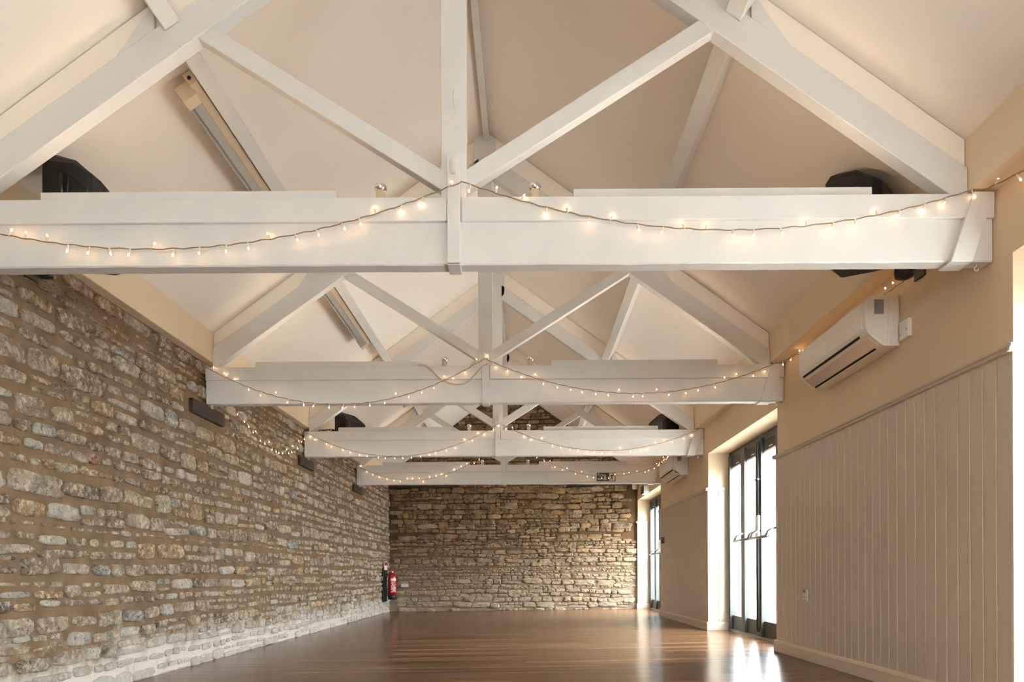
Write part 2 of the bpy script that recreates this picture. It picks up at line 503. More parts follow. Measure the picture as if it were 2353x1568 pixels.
def ceil_z(x):
    if x > RIDGE[0]: return EAVE_R[1] + (EAVE_R[0] - x) * (RIDGE[1] - EAVE_R[1]) / (EAVE_R[0] - RIDGE[0])
    return EAVE_L[1] + (x - EAVE_L[0]) * (RIDGE[1] - EAVE_L[1]) / (RIDGE[0] - EAVE_L[0])
def far_y(x): return 13.95 - (x - XL) * .37 / 4.91
def far_world(u, v, dpt): return (u, far_y(u) + .012 - dpt, v)
rng = random.Random(5)
def clip_far(u, v, hw, hh):
    if v - hh < -.05 or u - hw < XL - .02 or u + hw > XR + .02: return False
    return v + hh < ceil_z(u + hw) + .1 and v + hh < ceil_z(u - hw) + .1
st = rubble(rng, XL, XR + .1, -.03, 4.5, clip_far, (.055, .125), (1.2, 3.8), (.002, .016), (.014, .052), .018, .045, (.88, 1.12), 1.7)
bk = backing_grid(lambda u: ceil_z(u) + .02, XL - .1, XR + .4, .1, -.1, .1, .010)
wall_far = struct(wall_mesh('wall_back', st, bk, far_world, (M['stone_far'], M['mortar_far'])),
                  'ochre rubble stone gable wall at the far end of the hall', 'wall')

# ------------------------------------------------------------------ floor, ceiling, plastered wall
m = MB()
m.add([(XL - .1, Y0, floor_z(XL - .1)), (XR + .45, Y0, floor_z(XR + .45)), (XR + .45, 14.1, floor_z(XR + .45)), (XL - .1, 14.1, floor_z(XL - .1)),
       (XL - .1, Y0, -.2), (XR + .45, Y0, -.2), (XR + .45, 14.1, -.2), (XL - .1, 14.1, -.2)],
      [(0, 1, 2, 3), (4, 7, 6, 5), (0, 4, 5, 1), (1, 5, 6, 2), (2, 6, 7, 3), (3, 7, 4, 0)])
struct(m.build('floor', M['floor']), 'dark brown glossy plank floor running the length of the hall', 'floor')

m = MB()
def slope_pts(x): return (x, ceil_z(x))
T_ = .12
R_out = (XR + .4, ceil_z(XR + .4)); L_out = (XL - .35, ceil_z(XL - .35))
m.prism([R_out, RIDGE, (RIDGE[0], RIDGE[1] + T_), (R_out[0], R_out[1] + T_)], Y0, 14.3)
struct(m.build('ceiling', M['ceiling']), 'sloping cream plaster ceiling over the right half of the hall', 'ceiling')
m = MB(); m.prism([RIDGE, L_out, (L_out[0], L_out[1] + T_), (RIDGE[0], RIDGE[1] + T_)], Y0, 14.3)
struct(m.build('ceiling', M['ceiling']), 'sloping cream plaster ceiling over the left half of the hall', 'ceiling')

m = MB()
ys = [Y0] + [v for o in OPENINGS for v in o] + [14.2]
for i in range(0, len(ys), 2):
    m.box(XR, XR + WALL_T, ys[i], ys[i + 1], -.1, HEAD)
m.box(XR, XR + WALL_T, Y0, 14.2, HEAD, 2.86)
wall_right = struct(m.build('wall_right', M['cream']), 'cream plastered side wall on the right with tall door openings', 'wall')
m = MB()
GX0, GX1, GZ = -1.0, .5, 2.10                 # unseen glazed opening, added to bring daylight into the hall
m.box(XL - .3, GX0, Y0 - .2, Y0, -.1, GZ); m.box(GX1, XR + .4, Y0 - .2, Y0, -.1, GZ)
m.prism([(XL - .3, GZ), (XR + .4, GZ), (XR + .4, ceil_z(XR + .4)), RIDGE, (XL - .3, ceil_z(XL - .3))], Y0 - .2, Y0)
struct(m.build('wall_front', M['cream']), 'plain cream gable wall behind the viewpoint', 'wall')
W = empty('added_window_1', (0, Y0 - .12, 0)); tag(W, 'unseen glazed screen added in the gable behind the viewpoint for daylight', 'window', kind='structure')
m = MB()
for k in range(3):
    x = GX0 + (GX1 - GX0 - .06) * k / 2; m.box(x, x + .06, -.03, .03, 0, GZ)
m.box(GX0, GX1, -.03, .03, 0, .10); m.box(GX0, GX1, -.03, .03, GZ - .06, GZ)
m.build('frame', M['grey_alu'], W)
m = MB(); m.box(GX0 + .03, GX1 - .03, -.003, .003, .05, GZ - .03); m.build('pane', M['glass'], W)

m = MB(); m.box(EAVE_R[0], XR + .02, Y0, 13.75, 2.48, 2.86)
struct(m.build('trim_1', M['eave'], bevel=.006), 'cream boxed eave running along the top of the right wall', 'eave box')
m = MB(); m.box(XL - .2, EAVE_L[0], Y0, 13.98, 2.515, 2.86)
struct(m.build('trim_2', M['eave'], bevel=.006), 'cream boxed eave running along the top of the left stone wall', 'eave box')

# tongue-and-groove panelling
def boards(mb, a, b, put, pitch=.096, z0=0.0, z1=RAIL_Z):
    """vertical boards along t in [a,b]; put(t, depth, z) -> point"""
    prof = [(a, .012)]
    t = a + pitch
    while t < b - .02:
        prof += [(t - .005, .012), (t - .0015, .005), (t + .0015, .005), (t + .005, .012)]; t += pitch
    prof.append((b, .012))
    vs = [put(t, dd, z) for (t, dd) in prof for z in (z0, z1)]
    fs = [(2 * i, 2 * i + 2, 2 * i + 3, 2 * i + 1) for i in range(len(prof) - 1)]
    mb.add(vs, fs)
    mb.add([put(a, 0, z1), put(b, 0, z1), put(b, .012, z1), put(a, .012, z1)], [(0, 1, 2, 3)])
    for t in (a, b): mb.add([put(t, 0, z0), put(t, .012, z0), put(t, .012, z1), put(t, 0, z1)], [(0, 1, 2, 3)])
piers = [(OPENINGS[0][1], OPENINGS[1][0]), (OPENINGS[1][1], OPENINGS[2][0]), (OPENINGS[2][1], OPENINGS[3][0])]
for a, b in piers:
    m = MB(); boards(m, a, b, lambda t, dd, z: (XR - dd, t, z), z0=.02)
    m.build('panelling', M['panel'], wall_right)
for a, b in OPENINGS[1:]:
    for y, s in ((a, 1), (b, -1)):
        m = MB(); boards(m, XR - .011, DOOR_X - .002, lambda t, dd, z, y=y, s=s: (t, y + s * dd, z), pitch=.125, z0=.02)
        m.build('reveal_panelling', M['panel'], wall_right)
mb_r, mb_s = MB(), MB()
SK = [(0, 0), (.022, 0), (.022, .078), (.012, .098), (0, .1)]
RL = [(0, 0), (.018, .004), (.020, .016), (.030, .022), (.030, .034), (0, .038)]
for a, b in piers:
    z = floor_z(XR)
    mb_s.prism([(XR - .010 - p[0], z + p[1]) for p in SK], a - .022, b + .022)
    mb_r.prism([(XR - .008 - p[0], RAIL_Z - .01 + p[1]) for p in RL], a - .02, b + .02)
for a, b in OPENINGS[1:]:
    for y, s in ((a, 1), (b, -1)):
        z = floor_z(XR)
        mb_s.prism([(y + s * (.010 + p[0]), z + p[1]) for p in SK], XR - .03, DOOR_X - .002, axis='x')
        mb_r.prism([(y + s * (.008 + p[0]), RAIL_Z - .01 + p[1]) for p in RL], XR - .036, DOOR_X - .002, axis='x')
struct(mb_s.build('baseboard_right', M['skirting'], bevel=.002), 'cream skirting board along the foot of the right panelling', 'skirting board')
struct(mb_r.build('trim_3', M['rail']), 'moulded dado rail capping the panelling on the right wall', 'dado rail')

# ------------------------------------------------------------------ glazed doors in the right wall
def bar_mesh(ya, yb, z=1.06):
    m = MB(); x = DOOR_X - .13
    m.tube([(x, ya, z), (x, yb, z)], .014, 10)
    for y in (ya + .03, yb - .03):
        m.tube([(DOOR_X - .026, y, z + .08), (DOOR_X - .06, y, z + .078), (x + .02, y, z + .045), (x, y, z)], [.010, .012, .014, .0155], 8)
    return m
def make_door(n, a, b, label):
    D = empty('door_%d' % n, (DOOR_X, (a + b) / 2, floor_z(DOOR_X)))
    tag(D, label, 'door', kind='structure')
    off = Vector(D.location)
    def put(mb, name, mat, parent, rel=True, **k):
        o = mb.build(name, mat, parent, **k)
        if rel: o.location = -off
        return o
    x0, x1 = DOOR_X, DOOR_X + .07
    fw = .055
    m = MB()
    m.box(x0, x1, a, a + fw, 0.02, HEAD); m.box(x0, x1, b - fw, b, 0.02, HEAD)
    m.box(x0, x1, a, b, HEAD - .05, HEAD)
    m.box(x0 - .02, x1 + .1, a, b, .02, .045)
    put(m, 'frame', M['grey_alu'], D, bevel=.002)
    m = MB(); m.box(x0 - .03, x0 + .0, a + .01, b - .01, .022, .052)
    put(m, 'threshold', M['steel'], D)
    ia, ib = a + fw, b - fw; lw = (ib - ia) / 4
    for k in range(4):
        ya, yb = ia + k * lw, ia + (k + 1) * lw
        m = MB(); s = .064; lx0, lx1 = x0 - .030, x0 + .058
        zt, zb = HEAD - .05, .05
        m.box(lx0, lx1, ya + .002, ya + s, zb, zt); m.box(lx0, lx1, yb - s, yb - .002, zb, zt)
        m.box(lx0 + .03, lx1, ya + s, yb - s, zb, zb + .16); m.box(lx0 + .03, lx1, ya + s, yb - s, zt - .03, zt)
        leaf = put(m, 'door_leaf', M['grey_alu'], D, bevel=.002)
        m = MB(); m.box(x0 + .028, x0 + .034, ya + s - .004, yb - s + .004, zb + .155, zt - .025)
        m.build('pane', M['glass'], leaf)
        m = MB(); m.box(x0 + .004, x0 + .026, ya + s, yb - s, zt - .135, zt - .028)
        bl = m.build('blind', M['blind'], leaf)
        m = MB(); m.box(x0 + .002, x0 + .026, ya + s, yb - s, zt - .152, zt - .135)
        m.box(x0 - .004, x0 + .008, (ya + yb) / 2 - .05, (ya + yb) / 2 + .05, zt - .120, zt - .108)
        m.build('blind_bar', M['white'], leaf)
        if k in (1, 2):
            bar_mesh(ya + .012, yb - .012).build('push_bar', M['steel'], leaf)
            m = MB(); yy = yb if k == 1 else ya
            yc = yy - .024 if k == 1 else yy + .024
            m.box(x0 - .058, x0 - .028, yc - .022, yc + .022, 1.08, 1.30)
            m.build('latch_case', M['white'], leaf, bevel=.004)
            m = MB(); m.tube([(x0 - .045, yc, 1.28), (x0 - .045, yc, HEAD - .08)], .011, 8)
            m.tube([(x0 - .045, yc, .80 - .7), (x0 - .045, yc, 1.10)], .009, 8)
            m.box(x0 - .06, x0 - .028, yc - .018, yc + .018, 1.66, 1.68)
            m.build('shoot_bolt', M['grey_alu'], leaf)
    return D
make_door(1, *OPENINGS[1], 'grey framed glazed doors in the opening nearest the viewpoint, at the right edge')
make_door(2, *OPENINGS[2], 'grey framed glazed doors with push bars in the middle opening of the right wall')
make_door(3, *OPENINGS[3], 'grey framed glazed doors with push bars in the farthest opening of the right wall')
make_door(4, *OPENINGS[0], 'grey framed glazed doors in the opening behind the viewpoint')

# outside, seen through the glass
m = MB(); m.box(XR + .45, 14, -14, 26, -.25, -.03); m.box(-8, XR + .45, -14, Y0 - .2, -.25, -.03)
struct(m.build('patio_ground', M['paving']), 'pale paved yard outside the glazed doors', 'paving')
m = MB()
for k in range(150):
    y = -4 + k * .15
    m.box(6.6, 6.625, y, y + .142, .0, 1.55)
for z in (.35, 1.2): m.box(6.625, 6.67, -4, 18.5, z, z + .08)
tag(m.build('fence', M['fence']), 'weathered timber fence outside beyond the glazed doors', 'fence')

# ------------------------------------------------------------------ roof trusses
KX = -.325
BZ0, BZ1, BZ2 = 2.157, 2.355, 2.468        # tie beam underside, joint, top
def make_truss():
    D = empty('roof_truss', (0, 0, BZ0))
    def put(mb, name, mat=M['beam'], bevel=.004):
        o = mb.build(name, mat, D, bevel=bevel); o.location = (0, 0, -BZ0); return o
    th = .075
    xa, xb = XL + .012, XR - .004
    m = MB()
    n = 60                                       # old beam: faintly uneven faces
    rr = random.Random(3)
    for (p, q) in ((xa, KX - .03), (KX + .03, xb)):
        vs = []; fs = []
        for i in range(n + 1):
            x = p + (q - p) * i / n
            e1 = .004 * noise.noise(Vector((x * 3.1, 1, 0))) + .0025 * noise.noise(Vector((x * 17, 2, 0)))
            e2 = .003 * noise.noise(Vector((x * 4.0, 7, 0)))
            c = .006 + .004 * noise.noise(Vector((x * 11, 4, 0)))
            vs += [(x, e2, BZ1), (x, e2, BZ0 + e1 + c), (x, e2 + c, BZ0 + e1), (x, th, BZ0 + e1), (x, th, BZ1)]
        for i in range(n):
            for k in range(5):
                fs.append((i * 5 + k, i * 5 + (k + 1) % 5, (i + 1) * 5 + (k + 1) % 5, (i + 1) * 5 + k))
        fs += [(4, 3, 2, 1, 0), tuple(n * 5 + k for k in range(5))]
        m.add(vs, fs)
    m.box(KX - .031, KX + .031, .004, th, BZ0 + .002, BZ1)
    put(m, 'tie_beam', bevel=0)
    for (p, q) in ((xa, KX - .032), (KX + .038, xb)):
        m = MB(); m.box(p, q, -.018, th, BZ1, BZ2); put(m, 'upper_beam')
    m = MB()                                     # king post with flared head
    m.prism([(KX - .06, BZ1), (KX + .06, BZ1), (KX + .06, 4.10), (KX + .093, 4.16), (KX + .093, 4.40), (KX, 4.46), (KX - .093, 4.40),
             (KX - .093, 4.16), (KX - .06, 4.10)], 0, th)
    put(m, 'king_post')
    up_r = lambda x: 2.60 + .705 * (2.08 - x)
    up_l = lambda x: 3.224 + .18 + .705 * (x + 1.555)
    m = MB(); e = EAVE_R[0] - .002
    m.prism([(e, BZ2), (e, up_r(e)), (KX + .05, up_r(KX + .05)), (KX + .05, up_r(KX + .05) - .18), (e - .075, BZ2)], 0, th)
    put(m, 'rafter')
    m = MB(); e = EAVE_L[0] + .002
    xs = -1.555 - (3.224 - BZ2) / .705
    m.prism([(e, BZ2 - .0), (max(xs, e) + .002, BZ2), (KX - .05, up_l(KX - .05) - .18), (KX - .05, up_l(KX - .05)), (e, up_l(e))], 0, th)
    put(m, 'rafter')
    su = lambda x: 2.611 + .633 * (x + .266)
    m = MB()
    m.prism([(KX + .055, su(KX + .055)), (KX + .055, su(KX + .055) - .097), (.905, su(.905) - .097), (.905, su(.905)), (.80, su(.80))], .006, .066)
    put(m, 'strut')
    mir = lambda x: 2 * KX - x
    m = MB()
    m.prism([(mir(KX + .055), su(KX + .055)), (mir(.80), su(.80)), (mir(.905), su(.905)), (mir(.905), su(.905) - .097), (mir(KX + .055), su(KX + .055) - .097)], .006, .066)
    put(m, 'strut')
    # infill between the rafters and the ceiling
    m = MB()
    m.prism([(EAVE_R[0] - .004, up_r(EAVE_R[0])), (KX + .05, up_r(KX + .05)), (KX + .05, ceil_z(KX + .05) - .004), (EAVE_R[0] - .004, EAVE_R[1] - .004)], .022, .06)
    put(m, 'infill_board', M['infill'], 0)
    m = MB()
    m.prism([(EAVE_L[0] + .004, up_l(EAVE_L[0])), (EAVE_L[0] + .004, EAVE_L[1] - .004), (KX - .05, ceil_z(KX - .05) - .004), (KX - .05, up_l(KX - .05))], .022, .06)
    put(m, 'infill_board', M['infill'], 0)
    # cleats under the purlins
    for s, up in ((1, up_r), (-1, up_l)):
        x = 1.075 if s > 0 else -1.735
        m = MB(); dx = .19 * s
        pts = [(x, up(x)), (x, up(x) + .115), (x + .03 * s, up(x + .03 * s) + .115), (x + dx, up(x + dx))]
        m.prism(pts, .004, .07); put(m, 'purlin_cleat')
    # ledge boards standing on the tie beam
    for p, q in ((-2.287, -.88), (.237, 1.645)):
        m = MB(); m.box(p, q, .02, .04, BZ2, 2.522); put(m, 'ledge_board', bevel=.002)
    # stirrup strap round the middle of the beam, with its wedge
    m = MB()
    m.box(KX - .03, KX + .03, -.026, -.0005, BZ0 - .008, 2.655)
    m.box(KX - .03, KX + .03, -.026, th + .012, BZ0 - .010, BZ0 + .001)
    put(m, 'stirrup_strap', bevel=.003)
    m = MB(); m.box(KX - .006, KX + .012, -.036, -.024, 2.568, 2.642); put(m, 'strap_wedge', bevel=.003)
    # slanting heel strap at the right end
    m = MB()
    m.prism([(2.095, BZ2 + .004), (2.190, BZ2 + .002), (2.085, BZ0 - .012), (1.985, BZ0 - .012)], -.030, .002)
    m.prism([(1.985, BZ0 - .012), (2.085, BZ0 - .012), (2.09, BZ0 + .002), (1.99, BZ0 + .002)], .002, th)
    put(m, 'heel_strap', bevel=.003)
    for x in (XL + .05, XR - .06):
        m = MB()
        pts = [(x, .03, BZ0 + .004), (x, .03, BZ0 - .010)]
        for k in range(10):
            a = math.radians(90 - k * 30)
            pts.append((x + .010 * math.cos(a) * -1, .03, BZ0 - .020 + .010 * math.sin(a)))
        m.tube(pts, .003, 6); put(m, 'cup_hook', M['white'], 0)
    m = MB(); z = 2.98
    m.tube([(KX + .002, -.002, z), (KX - .004, -.012, z - .03), (KX + .002, -.008, z - .08), (KX + .010, -.003, z - .115)], .0016, 5)
    put(m, 'wire_staple', M['cable_white'], 0)
    return D
t0 = make_truss()
truss_labels = ('white king-post roof truss nearest the viewpoint, crossing the full width of the picture',
                'white king-post roof truss second from the viewpoint, with a pale cable looped on its beam',
                'white king-post roof truss third from the viewpoint, with two black speakers behind it',
                'white king-post roof truss farthest from the viewpoint, carrying the green fire exit sign')
trusses = []
for i, y in enumerate(TRUSS_Y):
    t = t0 if i == 0 else copy_tree(t0)
    t.location = (0, y, BZ0)
    tag(t, truss_labels[i], 'roof truss', 'king-post trusses across the hall'); trusses.append(t)

# purlins between the trusses, set square to the slope
pur_names = ('in the bay nearest the viewpoint', 'in the bay between the first and second trusses', 'in the bay between the second and third trusses',
             'in the bay between the third and fourth trusses', 'in the last bay before the far stone gable')
bays = [(Y0 + 2, TRUSS_Y[0])] + [(TRUSS_Y[i] + .075, TRUSS_Y[i + 1]) for i in range(3)] + [(TRUSS_Y[3] + .075, 13.55)]
def purlin_poly(s):
    c = (1.02, 3.287) if s > 0 else (-1.68, 3.267)
    ux, uz = (-.817 * s, .577); nx, nz = (.577 * s, .817)
    w, dep = .085, .172
    return [c, (c[0] + ux * w, c[1] + uz * w), (c[0] + ux * w + nx * dep, c[1] + uz * w + nz * dep), (c[0] + nx * dep, c[1] + nz * dep)]
for s, side in ((-1, 'left'), (1, 'right')):
    for i, (a, b) in enumerate(bays):
        m = MB(); m.prism(purlin_poly(s), a + .001, b - .001)
        tag(m.build('purlin', M['beam'], bevel=.004), 'white purlin under the %s roof slope %s' % (side, pur_names[i]), 'purlin', 'purlins along the roof slopes')
m = MB(); m.box(RIDGE[0] - .024, RIDGE[0] + .024, Y0 + .1, 13.6, 4.38, 4.462)
tag(m.build('ridge_board', M['beam'], bevel=.003), 'thin white ridge board along the peak of the ceiling', 'ridge board')

# ------------------------------------------------------------------ strip lights beside the left purlins
def strip_light(y, label):
    L = 1.6
    c = Vector((-1.68, 0, 3.267)); u = Vector((-.817, 0, -.577)); nn = Vector((-.577, 0, .817))   # away from purlin, up from its foot
    D = empty('strip_light', c + Vector((0, y, 0)))
    tag(D, label, 'strip light', 'strip lights beside the left purlins')
    def bx(mb, p0, p1, q0, q1, y0, y1, mi=0):
        pts = [u * p + nn * q for p, q in ((p0, q0), (p1, q0), (p1, q1), (p0, q1))]
        mb.prism([(p.x, p.z) for p in pts], y0, y1, mi=mi); return mb
    bx(MB(), .004, .052, .03, .10, -.03, L + .03).build('spine', M['beige'], D, bevel=.003)
    bx(MB(), .052, .125, .005, .085, .06, L - .06).build('louvre_diffuser', M['diffuser'], D, bevel=.003)
    for a, b in ((0, .07), (L - .07, L)):
        bx(MB(), .045, .130, .0, .092, a, b).build('end_cap', M['beige'], D, bevel=.004)
    m = MB(); bx(m, .052, .056, .012, .028, .08, L - .08); bx(m, .1, .11, .001, .004, .08, L - .08)
    m.build('reflector', M['steel'], D)
    p = u * .03 + nn * .065
    m = MB(); m.tube([(p.x, -.034, p.z), (p.x, -.029, p.z)], .010, 12); m.build('cable_hole', M['dark_slot'], D)
strip_light(3.66, 'unlit strip light beside the left purlin just beyond the nearest truss')
strip_light(6.10, 'unlit strip light beside the left purlin just beyond the second truss')
strip_light(8.78, 'unlit strip light beside the left purlin just beyond the third truss')

# ------------------------------------------------------------------ small chrome-topped spotlights on the tie beams
def make_spot():
    D = empty('spotlight')
    MB().lathe([(.021, 0), (.022, .004), (.022, .052), (.020, .056)], 20).build('body', M['beige'], D)
    MB().lathe([(.018, .050), (.024, .058), (.029, .068), (.0295, .074), (.026, .082), (.012, .087)], 20).build('chrome_rim', M['chrome'], D)
    return D
sp0 = make_spot()
nth = ('nearest', 'second', 'third', 'farthest')
first = True
for i, y in enumerate(TRUSS_Y):
    for x, side in ((-.677, 'left'), (.055, 'right')):
        o = sp0 if first else copy_tree(sp0); first = False
        o.location = (x, y + .035, BZ2)
        tag(o, 'small chrome-topped spotlight on the %s truss beam, just %s of its king post' % (nth[i], side), 'spotlight', 'small spotlights standing on the tie beams')

# ------------------------------------------------------------------ uplights lying on the tie beams behind the ledge boards
M['uplight_tube'] = material('warm_uplight_tube', (1, .85, .7), .4, emit=((1, .79, .57), 5.0))
def make_uplight():
    D = empty('uplight')
    MB().box(-.62, .62, .045, .073, 0, .012).build('tray', M['white'], D)
    MB().box(-.60, .60, .049, .069, .012, .026).build('tube', M['uplight_tube'], D)
    return D
u0 = make_uplight(); first = True
for i, y in enumerate(TRUSS_Y):
    for x, side in ((-1.583, 'left'), (.941, 'right')):
        o = u0 if first else copy_tree(u0); first = False
        o.location = (x, y, BZ2 + .001)
        tag(o, 'warm uplight lying behind the %s ledge board of the %s truss beam' % (side, nth[i]), 'uplight', 'uplights behind the ledge boards')

# ------------------------------------------------------------------ fairy lights
bulb_mesh = None
def make_bulb_mesh():
    m = MB()
    m.lathe([(.003, .001), (.0046, -.003), (.0044, -.021), (.0036, -.024)], 8)
    m.lathe([(.0030, -.023), (.0042, -.027), (.0042, -.032), (.0022, -.036)], 8, mi=1)
    o = m.build('bulb', [M['holder'], M['led']]); me = o.data
    bpy.data.objects.remove(o); return me
bulb_mesh = make_bulb_mesh()
def sag(p, q, drop, n=24):
    out = []
    for i in range(n + 1):
        t = i / n
        out.append(Vector((p[0] + (q[0] - p[0]) * t, p[1] + (q[1] - p[1]) * t, p[2] + (q[2] - p[2]) * t - 4 * drop * t * (1 - t))))
    return out
def fairy(paths, label, seed, step=.098, limit=100, up=.28):
    rg = random.Random(seed)
    pts = []
    for p in paths: pts += p if not pts else p[1:]
    # resample evenly with a little twist of the cable
    fine = [pts[0]]
    for a, b in zip(pts, pts[1:]):
        k = max(1, int((b - a).length / .02))
        fine += [a + (b - a) * (j / k) for j in range(1, k + 1)]
    wob = [p + Vector((0, .0015 * math.sin(i * 1.9), .0022 * math.sin(i * 1.3 + seed))) for i, p in enumerate(fine)]
    D = empty('fairy_light_string', fine[0])
    tag(D, label, 'fairy lights', 'strings of warm fairy lights')
    off = Vector(fine[0])
    m = MB(); m.tube([p - off for p in wob], .0028, 5)
    m.build('cable', M['cable'], D)
    acc = .03; nb = 0
    for a, b in zip(fine, fine[1:]):
        acc += (b - a).length
        if acc >= step * rg.uniform(.8, 1.2) and nb < limit:
            acc = 0; nb += 1
            o = bpy.data.objects.new('bulb', bulb_mesh); col.objects.link(o); o.parent = D
            o.location = b - off
            upward = rg.random() < up or (b.x > 1.95 and 9 < b.y < 10.5)
            o.rotation_euler = (rg.uniform(-.25, .1) + (math.pi if upward else 0), rg.uniform(-.5, .5), 0)
            o.scale = (1, 1, 1)
    return D
V3 = Vector
def front(i): return TRUSS_Y[i] - .033
y = front(0)
fairy([sag((-2.68, y, 2.36), (-.285, y, 2.53), .212), sag((-.285, y, 2.53), (2.08, y, 2.475), .205),
       [V3((2.08, y, 2.475)), V3((2.13, 3.20, 2.462)), V3((2.155, 3.05, 2.44)), V3((2.165, 2.80, 2.39)), V3((2.165, 2.3, 2.33))]],
      'fairy lights in two swags along the nearest truss beam', 1)
y = front(1) - .012
fairy([[V3((-2.69, y + .02, 2.46)), V3((-2.66, y, 2.45))], sag((-2.66, y, 2.45), (-.33, y, 2.52), .345), sag((-.33, y, 2.52), (2.10, y, 2.46), .27),
       sag((2.10, y, 2.46), (2.18, y - .25, 2.46), .01, 4)], 'fairy lights in two swags along the second truss beam', 2)
y = front(2)
fairy([sag((-2.69, y, 2.46), (-.30, y, 2.55), .35), sag((-.30, y, 2.55), (2.14, y, 2.47), .30)],
      'fairy lights in two swags along the third truss beam', 3)
y = front(3)
fairy([sag((-2.69, y, 2.46), (-.67, y, 2.61), .31), [V3((-.67, y, 2.61)), V3((-.33, y, 2.74))], [V3((-.33, y, 2.74)), V3((.21, y, 2.60))],
       sag((.21, y, 2.60), (2.06, y - .1, 2.40), .23), [V3((2.06, y - .1, 2.40)), V3((2.07, 10.4, 2.42)), V3((2.06, 10.28, 2.342))],
       [V3((2.06, 10.28, 2.342)), V3((2.05, 9.9, 2.345)), V3((2.09, 9.55, 2.343))]],
      'fairy lights in two swags along the farthest truss beam, ending on the far air conditioner', 4)
fairy([sag((2.14, 3.38, 2.44), (2.12, 4.10, 2.338), .04, 8), [V3((2.12, 4.10, 2.338)), V3((2.10, 4.45, 2.336)), V3((2.12, 5.06, 2.338))],
       sag((2.12, 5.06, 2.338), (2.17, 5.52, 2.435), .02, 8)], 'fairy lights trailing over the top of the near air conditioner', 5, up=1)
fairy([sag((-2.672, 6.02, 2.44), (-2.668, 7.02, 2.10), .04, 10), sag((-2.668, 7.02, 2.10), (-2.668, 7.5, 2.06), .01, 6), sag((-2.668, 7.5, 2.06), (-2.672, 8.50, 2.42), .09, 12)],
      'fairy lights drooping along the left stone wall between the second and third trusses', 6)

# pale cable looped on the second beam, black cables by the far left speaker
m = MB(); y = TRUSS_Y[1] - .024
pts = [V3((-.90, y + .012, 2.474)), V3((-.84, y - .004, 2.474)), V3((-.77, y - .004, 2.42)), V3((-.70, y - .004, 2.352)), V3((-.60, y - .004, 2.312)),
       V3((-.50, y - .004, 2.318)), V3((-.43, y - .006, 2.375)), V3((-.36, y - .012, 2.45)), V3((-.31, y - .014, 2.476))]
def smooth(pts, n=8):
    out = []
    for i in range(len(pts) - 1):
        p0 = pts[max(i - 1, 0)]; p1 = pts[i]; p2 = pts[i + 1]; p3 = pts[min(i + 2, len(pts) - 1)]
        for k in range(n):
            t = k / n
            out.append(.5 * ((2 * p1) + (p2 - p0) * t + (2 * p0 - 5 * p1 + 4 * p2 - p3) * t * t + (3 * p1 - p0 - 3 * p2 + p3) * t ** 3))
    return out + [pts[-1]]
m.tube(smooth(pts), .0055, 8)
tag(m.build('cable', M['cable_white']), 'pale loose cable hanging in a loop on the second truss beam', 'cable')

# ------------------------------------------------------------------ black loudspeakers behind the first and third trusses
def make_speaker():
    D = empty('loudspeaker')
    m = MB()
    plan = [(-.165, -.125), (-.150, -.03), (-.095, .150), (.095, .150), (.150, -.03), (.165, -.125), (.145, -.160), (-.145, -.160)]
    hh = .265                                       # front towards -y, narrow back, top falling away to the front
    def ring(k, z, drop=0): return [(x * k, yv * k, z - (drop * max(0, -yv + .03) if drop else 0)) for x, yv in plan]
    layers = [ring(.84, -hh), ring(1, -hh + .03), ring(1, hh - .05, .62), ring(.86, hh - .012, .72), ring(.66, hh, .72)]
    vs = [p for r in layers for p in r]; n = len(plan); nl = len(layers)
    fs = [tuple(range(n - 1, -1, -1)), tuple(range((nl - 1) * n, nl * n))]
    for r in range(nl - 1):
        for k in range(n): fs.append((r * n + k, r * n + (k + 1) % n, (r + 1) * n + (k + 1) % n, (r + 1) * n + k))
    m.add(vs, fs); m.build('cabinet', M['black'], D, bevel=.010)
    m = MB(); m.box(-.135, .135, -.168, -.150, -.22, .075); m.build('grille', M['black_gloss'], D, bevel=.006)
    for s in (-1, 1):                               # recessed side grips
        m = MB()
        p = lambda t, z: (s * (.154 - .055 * (t + .03) / .18 if t > -.03 else .158), t, z)
        m.tube([p(-.10, .010), p(-.10, .055), p(.0, .135), p(.0, .010), p(-.10, .010)], .008, 6)
        m.tube([p(.035, .13), p(.035, .0)], .011, 8)
        m.build('side_handle', M['black_gloss'], D)
    m = MB(); m.box(-.055, .055, .144, .156, -.17, -.02); m.build('rear_panel', M['black_gloss'], D, bevel=.003)
    m = MB()
    for k in range(2): m.tube([(-.02 + .04 * k, .150, -.06), (-.02 + .04 * k, .164, -.06)], .011, 12)
    m.build('rear_sockets', M['steel'], D)
    return D
def place_speaker(o, loc, rz, tilt, label):
    o.location = loc; o.rotation_mode = 'XYZ'; o.rotation_euler = (tilt[0], tilt[1], rz)
    tag(o, label, 'loudspeaker', 'black loudspeakers behind the trusses')
def bracket(name_label, a, b, c):
    m = MB(); D = empty('speaker_bracket', a)
    a = Vector(a); b = Vector(b) - a; c = Vector(c) - a
    MB().tube([b, c], [.016, .020], 10).build('arm', M['black_gloss'], D)
    MB().lathe([(.01, -.045), (.045, -.03), (.05, 0), (.045, .03), (.01, .045)], 14, c=tuple(c)).build('swivel', M['black_gloss'], D)
    n = Vector((1 if a.x < 0 else -1, 0, 0))
    MB().box(min(0, n.x * .012), max(0, n.x * .012), -.05, .05, -.07, .07).build('wall_plate', M['black_gloss'], D, bevel=.003)
    tag(D, name_label, 'bracket', 'wall brackets of the loudspeakers')
s0 = make_speaker()
place_speaker(s0, (-2.325, 3.66, 2.615), math.radians(98), (0, 0), 'black loudspeaker behind the left end of the nearest truss')
s1 = copy_tree(s0); place_speaker(s1, (1.855, 3.85, 2.655), math.radians(45), (0, 0), 'black loudspeaker behind the right end of the nearest truss')
